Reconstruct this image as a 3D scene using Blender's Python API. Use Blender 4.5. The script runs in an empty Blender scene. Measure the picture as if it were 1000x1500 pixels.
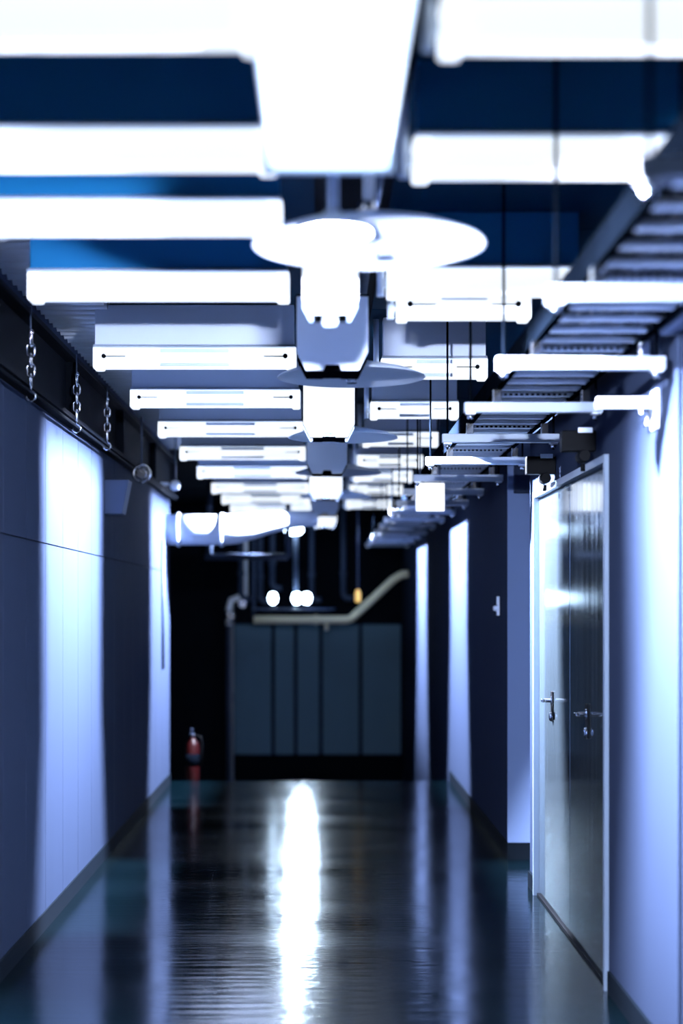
import bpy, bmesh, math, random
from mathutils import Vector, Matrix
random.seed(7)
scene = bpy.context.scene
col = scene.collection
PI = math.pi

# ------------------------------------------------------------------ camera
# X right, Y along the corridor, Z up; metres.  Eye 1.5 m above the floor.
FPX = 2300.0                       # focal length in pixels of the 1000 x 1500 frame
VPX, VPY = 469.0, 890.0            # vanishing point of the corridor
H = 1.5
cd = bpy.data.cameras.new('camera')
cam = bpy.data.objects.new('camera', cd); col.objects.link(cam)
cam.location = (0, 0, H); cam.rotation_euler = (PI/2, 0, 0)
cd.sensor_fit = 'AUTO'; cd.sensor_width = 36.0
cd.lens = FPX/1500.0*36.0
cd.shift_x = (500-VPX)/1500.0
cd.shift_y = (VPY-750)/1500.0
cd.clip_start = 0.05; cd.clip_end = 200
cd.dof.use_dof = True; cd.dof.focus_distance = 7.6; cd.dof.aperture_fstop = 1.2
scene.camera = cam

# ------------------------------------------------------------------ world, exposure
w = bpy.data.worlds.new('world'); scene.world = w; w.use_nodes = True
w.node_tree.nodes['Background'].inputs[0].default_value = (0.02, 0.05, 0.12, 1)
w.node_tree.nodes['Background'].inputs[1].default_value = 0.15
vs = scene.view_settings
vs.view_transform = 'Standard'; vs.look = 'None'; vs.gamma = 1.0; vs.exposure = 0.0
vs.use_curve_mapping = False

BLUE = (0.70, 0.77, 1.0)
LAMP_W = 9000.0       # watts of each lit corridor lamp
FAR_W = 115.0
NEAR_E = 2.2         # radiance of the near linear luminaire
GLOBE_E = 34000.0     # radiance of the shaded globe lamp in front of the first disc
COVER_GLOW = 1.05         # glow of the batten covers, put in for lamplight on white battens

# ------------------------------------------------------------------ materials
MATS = {}
def mat(name, color, rough=0.5, metal=0.0, spec=0.5, noise=0.0, nscale=(8, 8, 8), bump=0.0, bscale=None,
        rnoise=0.0, emit=None, estr=0.0, coat=0.0):
    m = bpy.data.materials.new(name); m.use_nodes = True
    nt = m.node_tree; b = nt.nodes['Principled BSDF']
    b.inputs['Base Color'].default_value = (*color, 1)
    b.inputs['Roughness'].default_value = rough
    b.inputs['Metallic'].default_value = metal
    b.inputs['Specular IOR Level'].default_value = spec
    if coat: b.inputs['Coat Weight'].default_value = coat
    if emit:
        b.inputs['Emission Color'].default_value = (*emit, 1)
        b.inputs['Emission Strength'].default_value = estr
    if noise or bump or rnoise:
        tc = nt.nodes.new('ShaderNodeTexCoord'); mp = nt.nodes.new('ShaderNodeMapping')
        mp.inputs['Scale'].default_value = nscale
        nt.links.new(tc.outputs['Object'], mp.inputs[0])
        nz = nt.nodes.new('ShaderNodeTexNoise'); nz.inputs['Scale'].default_value = 1.0
        nz.inputs['Detail'].default_value = 5
        nt.links.new(mp.outputs[0], nz.inputs['Vector'])
        if noise:
            mx = nt.nodes.new('ShaderNodeMix'); mx.data_type = 'RGBA'
            mx.inputs['A'].default_value = (*[c*(1-noise) for c in color], 1)
            mx.inputs['B'].default_value = (*[min(1, c*(1+noise)) for c in color], 1)
            nt.links.new(nz.outputs['Fac'], mx.inputs['Factor'])
            nt.links.new(mx.outputs['Result'], b.inputs['Base Color'])
        if rnoise:
            mr = nt.nodes.new('ShaderNodeMapRange')
            mr.inputs['From Min'].default_value = 0.3; mr.inputs['From Max'].default_value = 0.7
            mr.inputs['To Min'].default_value = max(0.02, rough-rnoise); mr.inputs['To Max'].default_value = rough+rnoise
            nt.links.new(nz.outputs['Fac'], mr.inputs['Value'])
            nt.links.new(mr.outputs['Result'], b.inputs['Roughness'])
        if bump:
            src = nz
            if bscale:
                mp2 = nt.nodes.new('ShaderNodeMapping'); mp2.inputs['Scale'].default_value = bscale
                nt.links.new(tc.outputs['Object'], mp2.inputs[0])
                src = nt.nodes.new('ShaderNodeTexNoise'); src.inputs['Scale'].default_value = 1.0
                src.inputs['Detail'].default_value = 4
                nt.links.new(mp2.outputs[0], src.inputs['Vector'])
            bp = nt.nodes.new('ShaderNodeBump'); bp.inputs['Strength'].default_value = 1.0
            bp.inputs['Distance'].default_value = bump
            nt.links.new(src.outputs['Fac'], bp.inputs['Height'])
            nt.links.new(bp.outputs['Normal'], b.inputs['Normal'])
    MATS[name] = m
    return m

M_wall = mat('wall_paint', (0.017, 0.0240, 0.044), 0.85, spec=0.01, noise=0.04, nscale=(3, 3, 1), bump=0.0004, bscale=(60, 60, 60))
M_nichelit = mat('niche_lit_tone', (0.12, 0.17, 0.29), 0.8, spec=0.05, noise=0.04, nscale=(3, 3, 1))  # paler than the wall: light on the niche face put into its colour
M_panelwall = mat('wall_panel_enamel', (0.017, 0.0240, 0.044), 0.8, spec=0.01, noise=0.04, nscale=(2, 6, 1))
M_floor = mat('floor_epoxy', (0.0004, 0.0022, 0.0034), 0.135, spec=0.42, noise=0.35, nscale=(0.8, 2.2, 1), rnoise=0.04, bump=0.0023, bscale=(2.2, 22, 1))
M_base = mat('baseboard_vinyl', (0.003, 0.005, 0.008), 0.7, spec=0.02, noise=0.1)
M_ceil = mat('ceiling_sheet', (0.001, 0.022, 0.050), 0.6, spec=0.02, noise=0.15, nscale=(1.5, 5, 1))
M_dark = mat('dark_shade_paint', (0.003, 0.005, 0.009), 0.8, spec=0.05, noise=0.2)  # near-black; paints the shade of the side recess and upper end wall
M_beam = mat('beam_paint', (0.002, 0.003, 0.005), 0.8, spec=0.02, noise=0.25, nscale=(5, 2, 5))
M_deck = mat('deck_galvanised', (0.50, 0.56, 0.66), 0.4, metal=0.2, noise=0.2)
M_white = mat('white_enamel', (0.62, 0.72, 0.86), 0.38, noise=0.03)
M_grey = mat('grey_enamel', (0.16, 0.23, 0.38), 0.4, noise=0.05)
M_galv = mat('galvanised_steel', (0.82, 0.87, 0.94), 0.38, metal=0.25, noise=0.08, nscale=(30, 30, 30), rnoise=0.06)
M_chrome = mat('polished_steel', (0.75, 0.77, 0.80), 0.12, metal=1.0, noise=0.03)
M_black = mat('black_rubber', (0.0015, 0.002, 0.003), 0.6, spec=0.08, noise=0.2)
M_cable = mat('cable_sheath', (0.004, 0.005, 0.008), 0.5, spec=0.15, noise=0.2)
M_cable2 = mat('cable_sheath_grey', (0.12, 0.13, 0.16), 0.45, noise=0.2)
M_door = mat('brushed_door_steel', (0.22, 0.29, 0.34), 0.11, metal=0.9, noise=0.06, nscale=(14, 14, 0.25), rnoise=0.04)
M_frame = mat('door_frame_paint', (0.13, 0.17, 0.23), 0.35, noise=0.03)
M_end = mat('end_panel_paint', (0.09, 0.17, 0.24), 0.6, spec=0.2, noise=0.08, nscale=(2, 2, 1))
M_glowcover = mat('glow_cover', (0.8, 0.85, 0.9), 0.3, noise=0.02, emit=(0.86, 0.93, 1.0), estr=COVER_GLOW)  # even glow standing in for lamplight on the white battens
M_lensglow = mat('lens_cap_glow', (0.8, 0.85, 0.9), 0.3, noise=0.02, emit=(0.85, 0.92, 1.0), estr=1.25)
M_near = mat('near_diffuser', (0.8, 0.85, 0.9), 0.3, noise=0.02, emit=(0.60, 0.77, 1.0), estr=NEAR_E)
M_globe = mat('globe_glass', (0.9, 0.9, 0.9), 0.3, noise=0.02, emit=BLUE, estr=GLOBE_E)
M_bulb = mat('bulb_glass', (0.9, 0.9, 0.9), 0.3, noise=0.02, emit=(0.55, 0.75, 1.0), estr=32.0)
M_sign = mat('lit_sign_face', (0.9, 0.9, 0.9), 0.3, noise=0.02, emit=(0.93, 0.96, 1.0), estr=1.6)
M_yellow = mat('cream_pipe_lagging', (0.85, 0.80, 0.56), 0.45, noise=0.06)
M_amber = mat('amber_lens', (0.85, 0.55, 0.12), 0.3, noise=0.05, emit=(1.0, 0.62, 0.18), estr=0.8)
M_red = mat('extinguisher_red', (0.012, 0.0008, 0.001), 0.4, spec=0.15, noise=0.1)
M_pipe = mat('dull_pipe_paint', (0.03, 0.045, 0.08), 0.5, spec=0.2, noise=0.15)
M_rail = mat('rail_dark_zinc', (0.0012, 0.002, 0.0035), 0.8, spec=0.0, noise=0.2)
M_house = mat('batten_housing', (0.66, 0.76, 0.92), 0.4, noise=0.03)
M_shadehouse = mat('batten_housing_shade', (0.006, 0.10, 0.25), 0.5, spec=0.1, noise=0.25, nscale=(1.5, 1, 4))  # near battens: blue shade painted onto the white housing
M_speaker = mat('speaker_paint', (0.04, 0.06, 0.115), 0.6, spec=0.1, noise=0.05)
M_strut = mat('strut_zinc', (0.30, 0.36, 0.45), 0.4, noise=0.04)
M_hood = mat('hood_lining_black', (0.0015, 0.002, 0.003), 0.9, spec=0.0, noise=0.1)
M_disc = mat('opal_disc', (0.80, 0.86, 0.94), 0.45, noise=0.02)
M_duct = mat('white_duct', (0.32, 0.37, 0.45), 0.4, noise=0.03)

nt = M_disc.node_tree; b_ = nt.nodes['Principled BSDF']; o_ = nt.nodes['Material Output']
tl = nt.nodes.new('ShaderNodeBsdfTranslucent'); tl.inputs['Color'].default_value = (.75, .85, .95, 1)
ms = nt.nodes.new('ShaderNodeMixShader'); ms.inputs[0].default_value = .55
nt.links.new(b_.outputs[0], ms.inputs[1]); nt.links.new(tl.outputs[0], ms.inputs[2]); nt.links.new(ms.outputs[0], o_.inputs['Surface'])

# ------------------------------------------------------------------ mesh helper
class MB:
    def __init__(self): self.v = []; self.f = []; self.s = []
    def add(self, verts, faces, smooth=False):
        o = len(self.v); self.v += [tuple(p) for p in verts]
        for k, f in enumerate(faces):
            self.f.append([i+o for i in f]); self.s.append(smooth if isinstance(smooth, bool) else smooth[k])
        return self
    def box(self, x0, x1, y0, y1, z0, z1, c=0.0):
        if c > 0:
            bm = bmesh.new(); bmesh.ops.create_cube(bm, size=1.0)
            for q in bm.verts:
                q.co = Vector(((x0+x1)/2+q.co.x*(x1-x0), (y0+y1)/2+q.co.y*(y1-y0), (z0+z1)/2+q.co.z*(z1-z0)))
            bmesh.ops.bevel(bm, geom=list(bm.edges), offset=c, segments=2, affect='EDGES', profile=0.5)
            bm.verts.index_update()
            self.add([q.co[:] for q in bm.verts], [[q.index for q in f.verts] for f in bm.faces])
            bm.free(); return self
        v = [(x0,y0,z0),(x1,y0,z0),(x1,y1,z0),(x0,y1,z0),(x0,y0,z1),(x1,y0,z1),(x1,y1,z1),(x0,y1,z1)]
        return self.add(v, [(0,3,2,1),(4,5,6,7),(0,1,5,4),(1,2,6,5),(2,3,7,6),(3,0,4,7)])
    def tube(self, path, r, n=10, closed=False):
        P = [Vector(p) for p in path]; R = r if isinstance(r, (list, tuple)) else [r]*len(P)
        N = len(P); v = []; up = None
        for i in range(N):
            if closed: t = (P[(i+1) % N]-P[i-1]).normalized()
            else: t = (P[min(i+1, N-1)]-P[max(i-1, 0)]).normalized()
            if up is None: up = Vector((0,0,1)) if abs(t.z) < 0.9 else Vector((1,0,0))
            a = t.cross(up).normalized(); b = a.cross(t).normalized(); up = b
            for k in range(n):
                q = 2*PI*k/n; v.append(P[i]+a*math.cos(q)*R[i]+b*math.sin(q)*R[i])
        f = []; s = []
        for i in range(N if closed else N-1):
            j = (i+1) % N
            for k in range(n):
                f.append((i*n+k, i*n+(k+1) % n, j*n+(k+1) % n, j*n+k)); s.append(True)
        if not closed:
            f.append(tuple(range(n))[::-1]); s.append(False)
            f.append(tuple((N-1)*n+k for k in range(n))); s.append(False)
        return self.add(v, f, s)
    def lathe(self, prof, c=(0,0,0), n=24, axis='Z'):
        v = []; f = []
        for (r, z) in prof:
            for k in range(n):
                q = 2*PI*k/n; x, y = r*math.cos(q), r*math.sin(q)
                p = {'Z': (x, y, z), 'Y': (x, z, y), 'X': (z, x, y)}[axis]
                v.append((p[0]+c[0], p[1]+c[1], p[2]+c[2]))
        for i in range(len(prof)-1):
            for k in range(n):
                f.append((i*n+k, i*n+(k+1) % n, (i+1)*n+(k+1) % n, (i+1)*n+k))
        s = [True]*len(f)
        f.append(tuple(range(n))[::-1]); f.append(tuple((len(prof)-1)*n+k for k in range(n))); s += [False, False]
        return self.add(v, f, s)
    def prism_y(self, poly, y0, y1):            # polygon in XZ, extruded along Y
        n = len(poly)
        v = [(x, y0, z) for x, z in poly]+[(x, y1, z) for x, z in poly]
        f = [tuple(range(n)), tuple(range(2*n-1, n-1, -1))]+[(k, n+k, n+(k+1) % n, (k+1) % n) for k in range(n)]
        return self.add(v, f)
    def prism_x(self, poly, x0, x1):            # polygon in YZ, extruded along X
        n = len(poly)
        v = [(x0, y, z) for y, z in poly]+[(x1, y, z) for y, z in poly]
        f = [tuple(range(n)), tuple(range(2*n-1, n-1, -1))]+[(k, n+k, n+(k+1) % n, (k+1) % n) for k in range(n)]
        return self.add(v, f)
    def mesh(self, name, m):
        me = bpy.data.meshes.new(name); me.from_pydata(self.v, [], self.f)
        bm = bmesh.new(); bm.from_mesh(me); bmesh.ops.recalc_face_normals(bm, faces=bm.faces); bm.to_mesh(me); bm.free()
        me.polygons.foreach_set('use_smooth', self.s); me.materials.append(m); me.update()
        return me
    def build(self, name, m, parent=None, loc=(0,0,0)):
        return link(name, self.mesh(name, m), parent, loc)

def link(name, me, parent=None, loc=(0,0,0)):
    o = bpy.data.objects.new(name, me); col.objects.link(o); o.location = loc
    if parent is not None: o.parent = parent
    return o
def tag(o, label, cat, group=None):
    o['label'] = label; o['category'] = cat
    if group: o['group'] = group
    return o
def thing(name, label, cat, loc=(0,0,0), group=None):
    return tag(link(name, None, None, loc), label, cat, group)
def struct(o, label=None):
    o['kind'] = 'structure'
    if label: o['label'] = label
    return o
ORD = ['first', 'second', 'third', 'fourth', 'fifth', 'sixth', 'seventh', 'eighth', 'ninth', 'tenth', 'eleventh', 'twelfth', 'thirteenth', 'fourteenth', 'fifteenth', 'sixteenth', 'seventeenth']
def dup(root, loc, label=None):
    def rec(o, parent):
        c = o.copy(); col.objects.link(c); c.parent = parent
        for ch in list(o.children): rec(ch, c)
        return c
    r = rec(root, None); r.location = loc
    if label: r['label'] = label
    return r

# ------------------------------------------------------------------ setting
XL, XR = -1.285, 1.128
YEND, YEDGE, YLEFT = 21.6, 13.6, 13.4
ZC = 2.90
RAMP = 0.125
zr = lambda y: -max(0.0, y-YEDGE)*RAMP
YN0, YN1 = 8.45, 9.375             # the niche in the right wall

fl = struct(MB().box(-2.3, 2.3, -3, YEDGE, -0.12, 0).build('floor', M_floor), 'glossy dark teal epoxy floor')
struct(MB().prism_x([(YEDGE, 0), (YEND+.2, zr(YEND+.2)), (YEND+.2, zr(YEND)-.25), (YEDGE, -.12)], -2.3, 2.3).build('floor_ramp', M_floor), 'dark floor sloping down beyond the edge')
# ceiling: slab with sheets and, along the beam, a corrugated strip
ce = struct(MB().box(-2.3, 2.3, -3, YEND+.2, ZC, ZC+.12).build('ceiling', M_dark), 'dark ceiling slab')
y = -2.0
while y < 19:
    for x0, x1 in ((-0.96, -0.02), (0.24, 1.12)):
        MB().box(x0, x1, y+.006, y+1.544, ZC-.014, ZC).build('ceiling_panel', M_ceil, ce)
    y += 1.55
v = []; f = []; ny = 900
for i in range(ny+1):
    yy = 1.0+i*(YLEFT-1.0)/ny
    z = ZC-.028+.024*math.sin(yy*2*PI/.11)
    v += [(-1.285, yy, z), (-0.965, yy, z+.004*math.sin(yy*9))]
    if i: f.append((2*i-2, 2*i-1, 2*i+1, 2*i))
MB().add(v, f, True).build('corrugated_deck', M_deck, ce)

# left wall of enamel panels
wl = struct(MB().box(XL-.15, XL-.008, -3, YLEFT, 0, ZC).build('wall_left', M_base), 'panelled wall on the chain side')
seams = [6.37-.49*k for k in range(1, 18)][::-1]+[6.37+.49*k for k in range(0, 15)]
seams = [s for s in seams if s < YLEFT-.1]
pm = {}
for k, s in enumerate(seams):
    e = seams[k+1] if k+1 < len(seams) else YLEFT
    for z0, z1 in ((.085, 1.797), (1.803, ZC-.02)):
        key = (round(e-s, 3), z0)
        if key not in pm: pm[key] = MB().box(XL-.008, XL, .0025, e-s-.0025, z0, z1).mesh('wall_panel', M_panelwall)
        link('wall_panel', pm[key], wl, (0, s, 0))
struct(MB().box(XL-.006, XL+.008, -3, YLEFT, 0, .085).build('baseboard_left', M_base))
struct(MB().box(-2.3, -2.15, YLEFT, YEND, zr(YEND)-.1, ZC).build('wall_recess', M_dark), 'wall of the side recess, coloured black for its shade')
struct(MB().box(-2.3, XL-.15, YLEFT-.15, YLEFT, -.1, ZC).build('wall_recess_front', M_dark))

# right wall: near part with the double door, the niche, far part
D0, D1, DH = 6.14, 8.21, 2.10
wr = MB()
wr.box(XR, XR+.2, -3, D0, 0, ZC); wr.box(XR, XR+.2, D0, D1, DH, ZC); wr.box(XR, XR+.2, D1, YN0, 0, ZC)
wr.box(XR+.12, XR+.2, D0, D1, 0, DH)
struct(wr.build('wall_right', M_wall), 'painted wall around the steel double door')
struct(MB().box(XR, XR+.2, YN1+.001, YEND, zr(YEND)-.2, ZC).build('wall_right_far', M_wall), 'painted wall beyond the niche')
struct(MB().box(XR-.012, 1.95, YN1-.02, YN1, .1, ZC).build('wall_niche_side', M_nichelit), 'lit end face of the niche')
struct(MB().box(1.95, 2.1, YN0-.2, YN1+.2, 0, ZC).build('wall_niche_back', M_wall))
struct(MB().box(XR+.2, 1.95, YN0-.06, YN0, 0, ZC).build('wall_niche_front', M_wall))
struct(MB().box(XR-.012, 1.95, YN1-.028, YN1, 0, .1).build('baseboard_niche', M_base))
bb = MB(); bb.box(XR-.012, XR, 4.95, D0-.03, 0, .085); bb.box(XR-.012, XR, D1+.03, YN0, 0, .085); bb.box(XR-.012, XR, -3, 4.88, 0, .085)
struct(bb.build('baseboard_right', M_base))
struct(MB().box(XR-.012, XR, YN1+.001, YEDGE, 0, .085).build('baseboard_right_far', M_base))
struct(MB().box(XR-.014, XR, 4.895, 4.945, 0, ZC-.02, .003).build('trim_1', M_wall), 'pale vertical trim strip on the wall')
struct(MB().box(XL-.15, XR+.2, -3.15, -3, 0, ZC).build('wall_back', M_wall))

# end wall with upright panels; the dark wall above them paints the shade
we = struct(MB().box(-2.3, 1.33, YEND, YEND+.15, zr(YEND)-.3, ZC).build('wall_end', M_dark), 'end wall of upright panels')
xs = [-1.2, -.648, -.338, .009, .554, 1.128]
for a, b in zip(xs, xs[1:]):
    MB().box(a+.022, b-.022, YEND-.03, YEND, -.52, 1.27, .008).build('end_panel', M_end, we)
struct(MB().box(-1.2, 1.128, YEND-.05, YEND, zr(YEND)-.1, -.52).build('baseboard_end', M_base))

# ------------------------------------------------------------------ double door
d1 = struct(thing('door_1', 'glossy brushed steel double door with thin pale frame', 'door', (XR, D0, 0)))
del d1['category']
dl = D1-D0
fr = MB()
fr.box(-.018, .10, 0, .028, 0, DH); fr.box(-.018, .10, dl-.028, dl, 0, DH); fr.box(-.018, .10, .028, dl-.028, DH-.03, DH)
fr.build('door_frame', M_frame, d1)
MB().box(.0, .10, .028, dl-.028, 0, .012).build('threshold', M_black, d1)
mid = dl/2
for a, b, hy in ((.032, mid-.003, 6.69-D0), (mid+.003, dl-.032, 7.70-D0)):
    lf = MB().box(.012, .055, a, b, .018, DH-.034, .002).build('door_leaf', M_door, d1)
    r = MB().lathe([(.025, 0), (.027, -.006), (.02, -.010), (.010, -.012), (.010, -.045)], (.012, hy, 1.045), 16, 'X')
    r.box(-.046, -.028, hy-.040, hy+.010, 1.037, 1.053, .004)
    r.build('lever_handle', M_chrome, lf)
    MB().lathe([(.026, 0), (.026, -.007), (.02, -.016), (.012, -.019)], (.012, hy, .965), 16, 'X').build('lock_cylinder', M_chrome, lf)
    MB().box(.004, .012, hy-.028, hy+.028, .945, 1.09, .003).build('backplate', M_black, lf)

# ------------------------------------------------------------------ beam, chains and things on the left wall
bmn = thing('steel_beam', 'black steel I-beam running along the top of the panelled wall', 'beam', (0, 0, 2.42))
MB().box(-1.284, -1.205, 1, 13.3, 0, .022).build('lower_flange', M_beam, bmn)
MB().box(-1.284, -1.205, 1, 13.3, .30, .322).build('upper_flange', M_beam, bmn)
MB().box(-1.284, -1.262, 1, 13.3, .022, .30).build('web', M_beam, bmn)
k = 2.1
while k < 13:
    MB().box(-1.262, -1.215, k, k+.012, .022, .30).build('stiffener', M_beam, bmn); k += 1.9
tag(MB().tube([(-1.215, 1, 2.405), (-1.215, 13.2, 2.405)], .008, 10).build('conduit', M_beam),
    'thin dark conduit under the black steel beam', 'conduit')

def link_pts(cz, hl, hw, rot):
    pts = []
    for q in range(16):
        a = 2*PI*q/16; c, s = math.cos(a), math.sin(a)
        z = (hl-hw)*(1 if s >= 0 else -1)+hw*s; p = hw*c
        pts.append((p if not rot else 0, p if rot else 0, cz+z))
    return pts
def chain(x, y, ztop, zbot, label, nl):
    c = thing('hanging_chain', label, 'chain', (x, y, zbot), 'chains hanging from the beam')
    L = ztop-zbot
    hook = [(0, 0, .065), (0, 0, .045)]+[(.020*math.sin(a), 0, .024-.020*math.cos(a)*-1 if False else .024+.020*math.cos(a)) for a in [q*PI/8 for q in range(0, 13)]]
    MB().tube(hook, .0042, 8).build('hook', M_chrome, c)
    z = .065
    for i in range(nl):
        hl = .027; big = (i == nl-1)
        if big: hl = .032
        MB().tube(link_pts(z+hl-.004, hl, .0165 if not big else .022, i % 2 == 0), .0042, 8, True).build('link', M_chrome, c)
        z += 2*hl-.012
    MB().lathe([(.010, 0), (.012, .004), (.012, .014), (.005, .02)], (0, 0, z-.004), 12).build('swivel', M_chrome, c)
    MB().tube([(0, 0, z), (0, 0, L)], .0035, 8).build('drop_rod', M_pipe, c)
    return c
chain(-1.195, 6.48, 2.742, 2.348, 'bright steel chain with open hook, all its links shining', 5)
chain(-1.195, 7.70, 2.742, 2.355, 'dimmer steel chain on the beam, second from the bright chain', 5)
chain(-1.195, 8.80, 2.742, 2.38, 'darkest thin chain on the beam, third along from the bright chain', 5)

# wedge speaker on the left wall
sp = thing('wall_speaker', 'grey wedge-shaped loudspeaker box fixed high on the panelled wall', 'speaker', (XL, 9.35, 2.06))
MB().prism_y([(0, 0), (.105, 0), (.145, .20), (0, .20)], 0, .17).build('cabinet', M_speaker, sp)
MB().prism_y([(.006, .008), (.100, .008), (.136, .192), (.006, .192)], -.008, 0).build('front_grille', M_speaker, sp)
# ring clamp and dome below the beam
rc = thing('pipe_clamp', 'shiny round pipe clamp hanging under the black beam', 'clamp', (-1.16, 10.2, 2.31))
pts = [(.055*math.cos(2*PI*q/20), 0, .06+.055*math.sin(2*PI*q/20)) for q in range(20)]
MB().tube(pts, .011, 8, True).build('ring', M_chrome, rc)
MB().lathe([(.03, -.02), (.034, 0), (.03, .02)], (0, 0, .06), 16, 'Y').build('inner_knob', M_chrome, rc)
MB().tube([(0, 0, .125), (0, 0, .43)], .006, 8).build('hanger_rod', M_pipe, rc)
gl = thing('globe_camera', 'small white globe fixture on a stem below the beam end', 'fixture', (-1.14, 12.35, 2.42))
MB().lathe([(.004, 0), (.03, .008), (.042, .03), (.042, .05), (.03, .072), (.012, .08)], (0, 0, 0), 20).build('globe', M_white, gl)
MB().tube([(0, 0, .08), (0, 0, .478)], .009, 8).build('stem', M_pipe, gl)
MB().tube([(-.05, -.02, .05), (-.11, -.05, .05)], .014, 8).build('nozzle', M_white, gl)
tag(MB().tube([(XL+.012, 12.72, 1.0), (XL+.012, 12.72, 2.05)], .011, 10).build('wall_conduit', M_pipe),
    'thin grey upright conduit on the wall below the white duct', 'conduit')

# white duct crossing from the left wall
du = thing('air_duct', 'fat white air duct leaving the panelled wall and tapering to the middle', 'duct', (XL, 13.13, 2.15))
MB().tube([(0, 0, 0), (.25, 0, 0), (.47, 0, 0), (.58, .0, .008), (.72, .01, .035), (.86, .02, .065), (1.0, .03, .085), (1.15, .05, .095), (1.25, .07, .10)],
          [.128, .128, .128, .125, .112, .094, .078, .068, .066], 24).build('duct_body', M_duct, du)
for x in (.10, .46):
    MB().lathe([(.128, -.012), (.142, -.012), (.142, .012), (.128, .012)], (x, 0, 0), 24, 'X').build('flange', M_duct, du)
# fire extinguisher at the floor edge
fe = thing('fire_extinguisher', 'dark red fire extinguisher standing at the end of the panelled wall', 'extinguisher', (-1.13, 13.9, zr(13.9)+.006))
MB().lathe([(.055, 0), (.062, .01), (.062, .30), (.05, .345), (.025, .37), (.02, .385)], (0, 0, 0), 20).build('cylinder', M_red, fe)
MB().lathe([(.02, .385), (.022, .40), (.022, .42)], (0, 0, 0), 14).box(-.012, .012, -.08, .02, .42, .435).box(-.012, .012, -.075, .015, .455, .468).build('valve_handle', M_chrome, fe)
MB().tube([(.02, 0, .40), (.075, 0, .39), (.085, 0, .3), (.075, 0, .12)], .009, 8).build('hose', M_black, fe)
MB().lathe([(.0632, .13), (.0632, .24)], (0, 0, 0), 20).build('label_band', M_rail, fe)

# ------------------------------------------------------------------ battens across the ceiling
def batten(L, label, group, tube_side=None, detail=True):
    r = thing('batten_light', label, 'ceiling light', (0, 0, 0), group)
    h = L/2
    zt = ZC-.014-2.60
    MB().box(-h+.01, h-.01, -.055, .055, .10, zt-.001, .004).build('housing', M_house if detail else M_shadehouse, r)
    MB().prism_x([(-.085, .088), (.085, .088), (.06, .102), (-.06, .102)], -h+.005, h-.005).build('reflector', M_white, r)
    cv = MB().prism_x([(-.045, 0.012), (-.03, 0), (.03, 0), (.045, .012), (.05, .086), (-.05, .086)], -h+.045, h-.045).build('glow_cover', M_glowcover, r)
    if detail:
        MB().box(-L*.17, L*.17, -.0535, -.046, .066, .084).build('clip_plate', M_white, cv)
        MB().box(-L*.17, L*.17, -.0505, -.044, .004, .020).build('clip_plate', M_white, cv)
    for s in (-1, 1):
        x0, x1 = sorted((s*h, s*(h-.045)))
        ec = MB().box(x0, x1, -.056, .056, -.006, .094, .008).build('end_cap', M_lensglow if s == -1 else M_lensglow, r)  # caps glow too, in place of lamplight on white metal
        if not detail: continue
        MB().lathe([(.011, -.004), (.011, .004)], (s*(h-.05), -.053, .05), 12, 'Y').build('lamp_holder', M_black, ec)
        a, b = sorted((s*(h-.06), s*(h-.15)))
        MB().box(a, b, -.0535, -.0465, .047, .051).build('tube_slot', M_black, ec)
    if tube_side is not None:
        x = tube_side*(h+.022)
        MB().tube([(x, 0, .0), (x, 0, zt)], .014, 10).build('suspension_tube', M_white, r)
        MB().box(min(x, x-tube_side*.025), max(x, x-tube_side*.025), -.012, .012, .03, .06).build('tube_bracket', M_white, r)
    return r
LL = '%s white batten light on the chain side, counted from beside the large glowing luminaire'
g1 = 'batten lights on the beam side'
p = batten(.93, LL % ORD[0], g1)
ds = [3.08, 3.95, 4.64, 5.62, 7.23, 8.63, 10.1, 11.66, 13.3, 15.06, 16.6, 18.2]
p.location = (-.575, ds[4], 2.60); p['label'] = LL % ORD[4]
q = batten(.93, LL % ORD[0], g1, None, False); q.location = (-.575, ds[0], 2.60)
for k, d in enumerate(ds[1:]):
    if k != 3: dup(q if k < 3 else p, (-.575, d, 2.60), LL % ORD[k+1])
g2 = 'short batten lights on the cable ladder side'
LR = '%s short white batten light beside the cable ladder, counted from the longer battens'
p = batten(.51, LR % ORD[0], g2, -1)
ds = [6.0, 7.55, 9.13, 10.7, 12.3, 13.72, 15.3, 17.4]
p.location = (.545, ds[0], 2.60)
for k, d in enumerate(ds[1:]): dup(p, (.545, d, 2.60), LR % ORD[k+1])
g3 = 'longer batten lights on the cable ladder side'
p = batten(.68, 'longer white batten light directly beside the large glowing luminaire, on the ladder side', g3, -1, False)
p.location = (.575, 3.10, 2.60)
dup(p, (.575, 4.02, 2.60), 'longer white batten light just past the large glowing luminaire, on the ladder side')
dup(p, (.575, 5.55, 2.60), 'longer white batten light next to the short battens, on the ladder side')

# ------------------------------------------------------------------ near linear luminaire
nl = thing('linear_luminaire', 'large glowing white luminaire hung along the middle of the ceiling', 'ceiling light', (.02, 1.9, 2.47))
MB().box(-.145, .145, -1.6, 1.6, .065, .12, .01).build('housing', M_white, nl)
MB().box(-.132, .132, -1.585, 1.585, 0, .065, .012).build('diffuser', M_near, nl)
for s in (-1, 1):
    MB().box(-.145, .145, s*1.6-.008, s*1.6+.008, -.004, .122, .003).build('end_plate', M_white, nl)
    MB().tube([(0, s*1.35, .12), (0, s*1.35, ZC-2.47)], .01, 10).build('suspension_rod', M_galv, nl)
sd = thing('globe_lamp', 'round white globe lamp under a small added cap, behind the glowing luminaire', 'lamp', (.03, 3.655, 2.335))
MB().lathe([(.008, 0), (.026, .006), (.036, .02), (.036, .03), (.026, .04)], (0, 0, 0), 14).build('globe', M_globe, sd)
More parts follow.
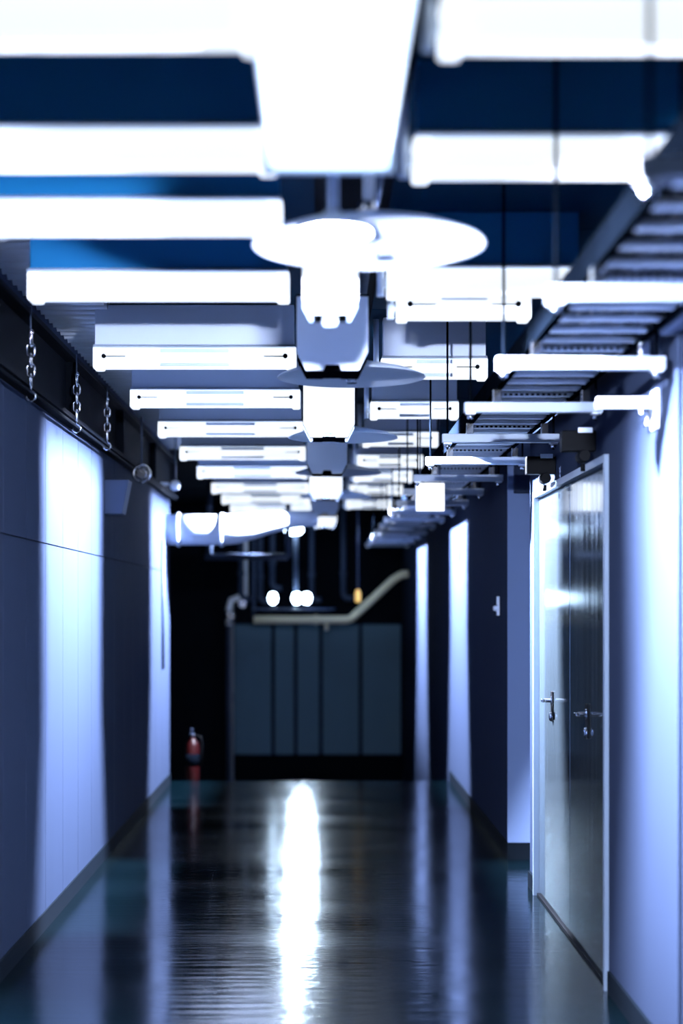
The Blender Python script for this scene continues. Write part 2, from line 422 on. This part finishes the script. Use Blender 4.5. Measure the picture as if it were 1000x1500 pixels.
MB().lathe([(.088, .036), (.09, .040), (.075, .058), (.03, .076), (.014, .09)], (0, 0, 0), 28).build('added_cap_shade', M_white, sd)  # cap added to keep the globe's light off the ceiling
MB().lathe([(.014, .04), (.014, .05)], (0, 0, 0), 14).build('socket', M_black, sd)
MB().tube([(0, 0, .09), (0, 0, ZC-2.335)], .012, 10).build('stem', M_white, sd)
# ------------------------------------------------------------------ corridor lamps: hoods open to both sides
hexa = [(-.135, .28), (.135, .28), (.135, .07), (.10, 0), (.035, 0), (.025, .022), (-.025, .022), (-.035, 0), (-.10, 0), (-.135, .07)]
def hood(lit, label, group, k=1.0):
    r = thing('corridor_lamp', label, 'lamp', (0, 0, 0), group)
    w_ = .098*k; hx = [(x*k, z*k) for x, z in hexa]; e = .135*k
    for s, nm in ((-1, 'front_plate'), (1, 'back_plate')):
        pl = MB().prism_y(hx, s*w_-.004*k, s*w_+.004*k).build(nm, M_hood, r)
        if s == -1:
            MB().prism_y([(x*.985, .003*k+z*.98) for x, z in hx], -w_-.009*k, -w_-.004*k).build('lens', M_lensglow if lit else M_white, pl)
    MB().box(-e, e, -w_, w_, .28*k, .288*k).build('top_cap', M_hood, r)
    MB().box(-.085*k, .085*k, -w_, w_, .002*k, .008*k).build('bottom_blocker', M_hood, r)  # added plate that blocks the lamp's light from the floor
    for s in (-1, 1):
        MB().box(s*e-.003*k, s*e+.003*k, -w_, w_, (.205 if k == 1 else .186)*k, .28*k).build('side_lip', M_hood, r)  # lips added to cut off the top of the light band
    MB().lathe([(.006*k, .252*k), (.020*k, .256*k), (.024*k, .264*k), (.020*k, .272*k), (.014*k, .28*k)], (0, 0, 0), 16).build('bulb', M_bulb if lit else M_white, r)
    MB().tube([(0, 0, .288*k), (0, 0, ZC-2.38)], .011, 10).build('stem', M_galv, r)
    if lit:
        ld = bpy.data.lights.new('lamp_light', 'POINT'); ld.energy = LAMP_W; ld.color = BLUE; ld.shadow_soft_size = .016 if k == 1 else .022
        lo = bpy.data.objects.new('lamp_light', ld); col.objects.link(lo); lo.parent = r; lo.location = (0, 0, .235*k)
    return r
p = hood(True, 'glowing white lamp hood just in front of the third collector disc', 'lit corridor lamps')
p.location = (.045, 8.25, 2.38)
dup(p, (.045, 12.85, 2.38), 'glowing white lamp hood over the floor edge, beside the tapering white duct')
dup(p, (.045, 17.45, 2.38), 'glowing white lamp hood past the white duct, above the cream pipe')
p = hood(True, 'small glowing white lamp hood between the first and second collector discs', 'lit corridor lamps', .62)
p.location = (.03, 4.78, 2.38)
MB().lathe([(.016, -.03), (.024, -.022), (.024, .012)], (0, -.02, 0), 16).build('nozzle', M_white, p)
p = hood(False, 'unlit grey lamp hood just in front of the second collector disc', 'unlit corridor lamps')
p.location = (.045, 5.95, 2.38)
dup(p, (.045, 10.45, 2.38), 'unlit grey lamp hood just in front of the fourth collector disc')
dup(p, (.045, 15.15, 2.38), 'unlit grey lamp hood past the white duct, in front of the pendant')

# ------------------------------------------------------------------ sprinkler pipe and collector discs
spm = thing('sprinkler_pipe', 'long dark sprinkler pipe running along under the ceiling slab', 'pipe', (.165, 0, 2.80))
MB().tube([(0, 1, 0), (0, 20, 0)], .028, 14).build('pipe_run', M_pipe, spm)
k = 2.0
while k < 19:
    MB().lathe([(.034, -.03), (.037, -.02), (.037, .02), (.034, .03)], (0, k, 0), 14, 'Y').build('coupling', M_pipe, spm); k += 2.35
def disc(label):
    r = thing('collector_disc', label, 'sprinkler', (0, 0, 0), 'sprinkler collector discs')
    MB().lathe([(.02, .035), (.10, .029), (.24, -.001), (.30, -.024), (.305, -.030), (.30, -.029), (.24, -.007), (.10, .023), (.02, .029)], (0, 0, 0), 48).build('disc', M_disc, r)
    hd = MB().lathe([(.016, .03), (.016, .0), (.011, -.006), (.011, -.018)], (0, 0, 0), 14).build('sprinkler_head', M_chrome, r)
    for s in (-1, 1):
        MB().tube([(s*.012, 0, -.01), (s*.022, 0, -.025), (s*.016, 0, -.042), (0, 0, -.05)], .004, 6).build('frame_arm', M_chrome, hd)
    MB().lathe([(.024, -.05), (.024, -.054)], (0, 0, 0), 16).build('deflector', M_chrome, hd)
    MB().tube([(0, 0, .03), (0, 0, .25), (.008, 0, .27), (.022, 0, .298)], .015, 10).build('drop_pipe', M_galv, r)
    MB().lathe([(.024, .05), (.026, .058), (.026, .075), (.02, .085)], (0, 0, 0), 12).build('lock_nut', M_chrome, r)
    return r
DL = '%s white round collector disc on the sprinkler pipe, counted from the large glowing luminaire'
p = disc(DL % ORD[0]); p.location = (.127, 4.10, 2.475)
for k, d in enumerate((6.45, 8.75, 11.05, 13.4)): dup(p, (.127, d, 2.475), DL % ORD[k+1])

# ------------------------------------------------------------------ cable ladder with trapezes and cables
TZ = 2.30                                  # underside of the rungs rests on the struts
T0, T1 = .690, 1.030
LZ = .05                                   # the ladder stands on saddles this high
cl = thing('cable_ladder', 'long galvanised cable ladder with close rungs beside the right-hand battens', 'cable ladder', (0, 0, TZ+LZ))
cl['label'] = 'long galvanised cable ladder with close rungs above the steel double door'
for x in (T0, T1):
    m = MB(); m.box(x-.004, x+.004, 1.2, 21.3, .0, .085); m.box(x-(.004 if x == T0 else .018), x+(.018 if x == T0 else .004), 1.2, 21.3, 0, .004)
    m.build('side_rail', M_rail, cl)
rme = MB().box(T0+.004, T1-.004, -.019, .019, .006, .024, .003).mesh('rung', M_galv)
sm = MB()
for q in range(-6, 7): sm.box(.86+q*.022-.006, .86+q*.022+.006, -.0195, .0195, .0095, .0185)
slot = sm.mesh('slot_row', M_black)
k = 0; y = 1.3
while y < 21.2:
    ro = link('rung', rme, cl, (0, y, 0))
    if k % 6 == 3: link('slot_row', slot, ro, (0, 0, 0))
    y += .1883; k += 1
for k, (x, r_, m) in enumerate([(.720, .013, M_cable), (.752, .016, M_cable), (.789, .018, M_cable), (.824, .012, M_cable2), (.857, .017, M_cable), (.895, .016, M_cable), (.930, .012, M_cable2), (.961, .014, M_cable), (.995, .013, M_cable)]):
    pts = []; y = 1.2
    while y < 21.2:
        pts.append((x+.004*math.sin(y*1.3), y, TZ+LZ+.025+r_)); y += .5
    o = MB().tube(pts, r_, 8).build('power_cable', m)
    if m is M_cable: tag(o, 'black power cable along the cable ladder, %s of nine counted from the door wall' % ORD[8-k], 'cable', 'black cables on the ladder')
    else: tag(o, 'thin grey cable along the cable ladder, %s of nine counted from the door wall' % ORD[8-k], 'cable', 'grey cables on the ladder')
S0, S1 = .56, 1.098
def trapeze(label):
    r = thing('trapeze_support', label, 'support', (0, 0, 0), 'trapeze supports under the cable ladder')
    m = MB(); m.box(S0, S1, -.0205, .0205, -.041, -.001, .003); m.build('strut_channel', M_strut, r)
    for x in (S0+.025, S1-.025):
        rd = MB().tube([(x, 0, -.072), (x, 0, ZC-TZ)], .005, 8).build('hanger_rod', M_rail, r)
        MB().lathe([(.011, -.066), (.013, -.062), (.013, -.052), (.011, -.048)], (x, 0, 0), 6).build('nut', M_chrome, rd)
        MB().box(x-.018, x+.018, -.018, .018, -.047, -.0415).build('washer_plate', M_galv, rd)
    for x in (T0-.002, T1+.002):
        MB().box(x-.016, x+.016, -.02, .02, -.001, LZ-.002, .002).build('saddle', M_chrome, r)
    return r
TL = '%s white strut under the cable ladder, counted from the end beside the luminaire'
p = trapeze(TL % ORD[0])
d = 5.01-1.11*2
p.location = (0, d, TZ)
for k in range(1, 16): dup(p, (0, d+1.11*k, TZ), TL % ORD[k])
# brackets on the right wall
wb = thing('wall_bracket', 'pale bracket arm with small beam clamps on the wall under the ladder', 'bracket', (XR, 5.28, 2.17))
MB().box(-.20, 0, -.0205, .0205, 0, .036, .003).build('arm', M_white, wb)
MB().box(-.055, -.02, -.015, .015, -.022, 0, .003).build('clamp_jaw', M_chrome, wb)
MB().tube([(-.03, 0, -.022), (-.03, 0, -.06)], .006, 8).build('clamp_bolt', M_chrome, wb)
MB().lathe([(.012, -.062), (.013, -.05)], (-.03, 0, 0), 6).build('nut', M_chrome, wb)
MB().box(-.008, 0, -.045, .045, -.07, .06).build('wall_plate', M_galv, wb)
for yy, lb in ((6.45, 'black pipe clamp with a pale top plate above the door, farther from the niche'), (7.55, 'black pipe clamp with a pale top plate above the door, close to the niche')):
    c = thing('pipe_clamp', lb, 'clamp', (XR, yy, 2.17), 'black clamps above the door')
    MB().box(-.14, 0, -.03, .03, -.03, .055, .004).build('clamp_body', M_black, c)
    MB().box(-.075, -.015, -.036, -.030, .045, .066, .002).build('top_plate', M_white, c)
    MB().lathe([(.022, -.05), (.026, -.04), (.026, .04), (.022, .05)], (-.05, 0, -.05), 14, 'Y').build('pipe_ring', M_black, c)
    MB().tube([(-.05, 0, -.08), (-.05, 0, -.11)], .01, 8).build('bolt', M_black, c)
tk = thing('cable_trunking', 'pale box trunking fixed high on the bright wall', 'trunking', (XR, 3.95, 2.36))
MB().box(-.055, 0, 0, 1.01, 0, .10, .003).build('trunk_body', M_grey, tk)
MB().box(-.062, -.055, .0, 1.0, .006, .094, .002).build('lid', M_grey, tk)
# lit square sign hanging from a trapeze
sg = thing('lit_sign', 'square glowing white box sign hung under the cable ladder', 'sign', (.665, 9.52, 2.08))
MB().box(-.09, .09, -.012, .03, 0, .178, .015).build('case', M_white, sg)
MB().box(-.086, .086, -.018, -.010, .004, .174, .004).build('lit_face', M_sign, sg)
for s in (-1, 1): MB().tube([(s*.06, .01, .178), (s*.06, .01, ZC-2.08)], .004, 8).build('hanger_rod', M_pipe, sg)
# box and switch on the niche and far wall
nb = thing('wall_box', 'grey square box fixed high on the lit niche face', 'box', (1.15, YN1-.02, 2.18))
MB().box(0, .17, -.05, 0, 0, .17, .006).build('box_body', M_wall, nb)
MB().box(.01, .16, -.056, -.05, .01, .16, .003).build('cover', M_wall, nb)
sw = thing('wall_switch', 'small white switch with a round knob on the dark wall past the niche', 'switch', (XR, 9.92, 1.45))
MB().box(-.012, 0, -.035, .035, 0, .12, .003).build('plate', M_white, sw)
MB().lathe([(.016, -.012), (.018, -.02), (.014, -.036)], (0, 0, .045), 14, 'X').build('knob', M_white, sw)

# ------------------------------------------------------------------ the dark far end
YP = 19.2
pn = thing('pendant_lamp', 'pendant with a stem, bright bulbs and a pale disc at the dark far end', 'lamp', (-.324, YP, 1.465)); pn.scale = (1.2, 1.2, 1.2)
MB().lathe([(.02, .0), (.30, .0), (.42, .012), (.425, .02), (.41, .022), (.30, .012), (.02, .012)], (0, 0, 0), 40).build('disc', M_grey, pn)
MB().lathe([(.03, .77), (.07, .78), (.095, .81), (.09, .84), (.05, .875), (.02, .885)], (0, 0, 0), 20).build('globe', M_bulb, pn)
MB().tube([(.02, 0, .012), (.02, 0, .78)], .024, 12).build('stem', M_pipe, pn)
MB().tube([(.02, 0, .88), (.02, 0, (ZC-1.465)/1.2)], .014, 10).build('upper_stem', M_pipe, pn)
for x, r_ in ((-.21, .047), (.03, .05), (.13, .052)):
    b = MB().lathe([(.012, -.06), (r_*.7, -.045), (r_, 0), (r_*.7, .045), (.015, .055)], (x, -.08, .125), 16).build('bulb', M_bulb, pn)
    MB().tube([(x, -.08, .08), (x, -.08, .008)], .012, 8).build('socket', M_black, b)
for x, z, dy in ((.03, .125, -.15), (.13, .125, -.15), (0, .82, -.12)):
    ld = bpy.data.lights.new('spot_light', 'SPOT'); ld.energy = FAR_W; ld.color = (.62, .80, 1.0)
    ld.spot_size = math.radians(22); ld.spot_blend = .8; ld.shadow_soft_size = .05
    lo = bpy.data.objects.new('spot_light', ld); col.objects.link(lo); lo.parent = pn; lo.location = (x, dy, z)
    lo.rotation_euler = (-(PI/2-math.radians(12)), 0, 0)
yp = thing('overhead_pipe', 'cream pipe with a bend rising to the wall at the dark far end', 'pipe', (0, 20.0, 1.345)); yp.scale = (1.13, 1.13, 1.13)
MB().tube([(-.75, 0, 0), (-.3, 0, 0), (.30, 0, 0), (.345, 0, .012), (.38, 0, .04), (.62, 0, .26), (.82, 0, .45), (.9, 0, .50), (.95, 0, .515), (.997, 0, .515)], .045, 16).build('pipe_run', M_yellow, yp)
MB().lathe([(.05, -.02), (.056, -.015), (.056, .015), (.05, .02)], (-.05, 0, 0), 16, 'X').build('coupling', M_yellow, yp)
MB().tube([(-.75, 0, 0), (-.75, 0, (ZC-1.345)/1.13)], .02, 10).build('hanger', M_pipe, yp)
MB().tube([(.07, 0, -.045), (.07, 0, -.12)], .02, 8).build('drain_stub', M_yellow, yp)
am = thing('amber_beacon', 'tiny amber indicator lamp hanging above the cream pipe', 'indicator', (.43, 18.0, 1.56))
MB().lathe([(.012, 0), (.032, .01), (.034, .10), (.02, .14), (.01, .15)], (0, 0, 0), 14).build('lens', M_amber, am)
MB().tube([(0, 0, .15), (0, 0, ZC-1.56)], .008, 8).build('stem', M_pipe, am)
for x, yy, z0, lb in ((-1.02, 20.25, 1.62, 'dull drop pipe at the far end, next to the recess'), (-.78, 20.4, 1.58, 'dull drop pipe at the far end, beside the recess pipe'),
                      (-.62, 20.3, 1.75, 'slim dull drop pipe above the loose bulb at the far end'), (-.11, 20.3, 1.60, 'dull drop pipe just behind the pendant stem'),
                      (.30, 20.35, 1.62, 'dull drop pipe behind the amber indicator')):
    c = thing('drop_pipe', lb, 'pipe', (x, yy, z0), 'dull pipes at the far end')
    MB().tube([(0, 0, .05), (0, 0, ZC-z0)], .035, 12).build('pipe_run', M_pipe, c)
    MB().tube([(0, 0, .08), (.01, 0, .03), (.05, 0, 0), (.12, 0, 0)], .036, 12).build('elbow', M_pipe, c)
    MB().lathe([(.036, .30), (.05, .305), (.05, .34), (.036, .345)], (0, 0, 0), 14).build('coupling', M_pipe, c)
cp = thing('cross_pipe', 'dull horizontal pipe crossing below the ceiling at the far end', 'pipe', (-1.25, 17.0, 2.05))
MB().tube([(0, 0, 0), (.9, 0, 0)], .035, 12).build('pipe_run', M_pipe, cp)
MB().tube([(.9, 0, 0), (.9, 0, ZC-2.05)], .03, 12).build('riser', M_pipe, cp)
MB().tube([(.05, 0, 0), (.05, 0, ZC-2.05)], .03, 12).build('riser', M_pipe, cp)
po = struct(thing('door_2', 'pale upright frame of the far doorway', 'door', (-1.25, 21.2, zr(21.2))))
del po['category']
MB().box(0, .075, 0, .12, -.05, 2.55, .004).build('frame_post', M_frame, po)
MB().box(.075, .095, -.02, .05, 1.15, 1.32, .004).build('strike_plate', M_chrome, po)
vv = thing('valve_set', 'cluster of shiny valves beside the far doorway frame', 'valve', (-1.20, 20.6, 1.27))
MB().tube([(0, 0, 0), (0, 0, .22), (.03, 0, .33), (.12, 0, .36), (.22, 0, .36)], .04, 12).build('valve_pipe', M_galv, vv)
MB().lathe([(.055, 0), (.07, .01), (.07, .03), (.055, .04)], (.02, -.06, .12), 14, 'Y').build('hand_wheel', M_chrome, vv)
MB().lathe([(.05, 0), (.06, .02), (.05, .05)], (.18, -.06, .28), 14, 'Y').build('hand_wheel', M_chrome, vv)
MB().tube([(.22, 0, .36), (.22, 0, ZC-1.27)], .03, 12).build('riser', M_galv, vv)
MB().tube([(0, 0, 0), (0, 0, zr(20.6)-1.27)], .03, 12).build('lower_riser', M_pipe, vv)
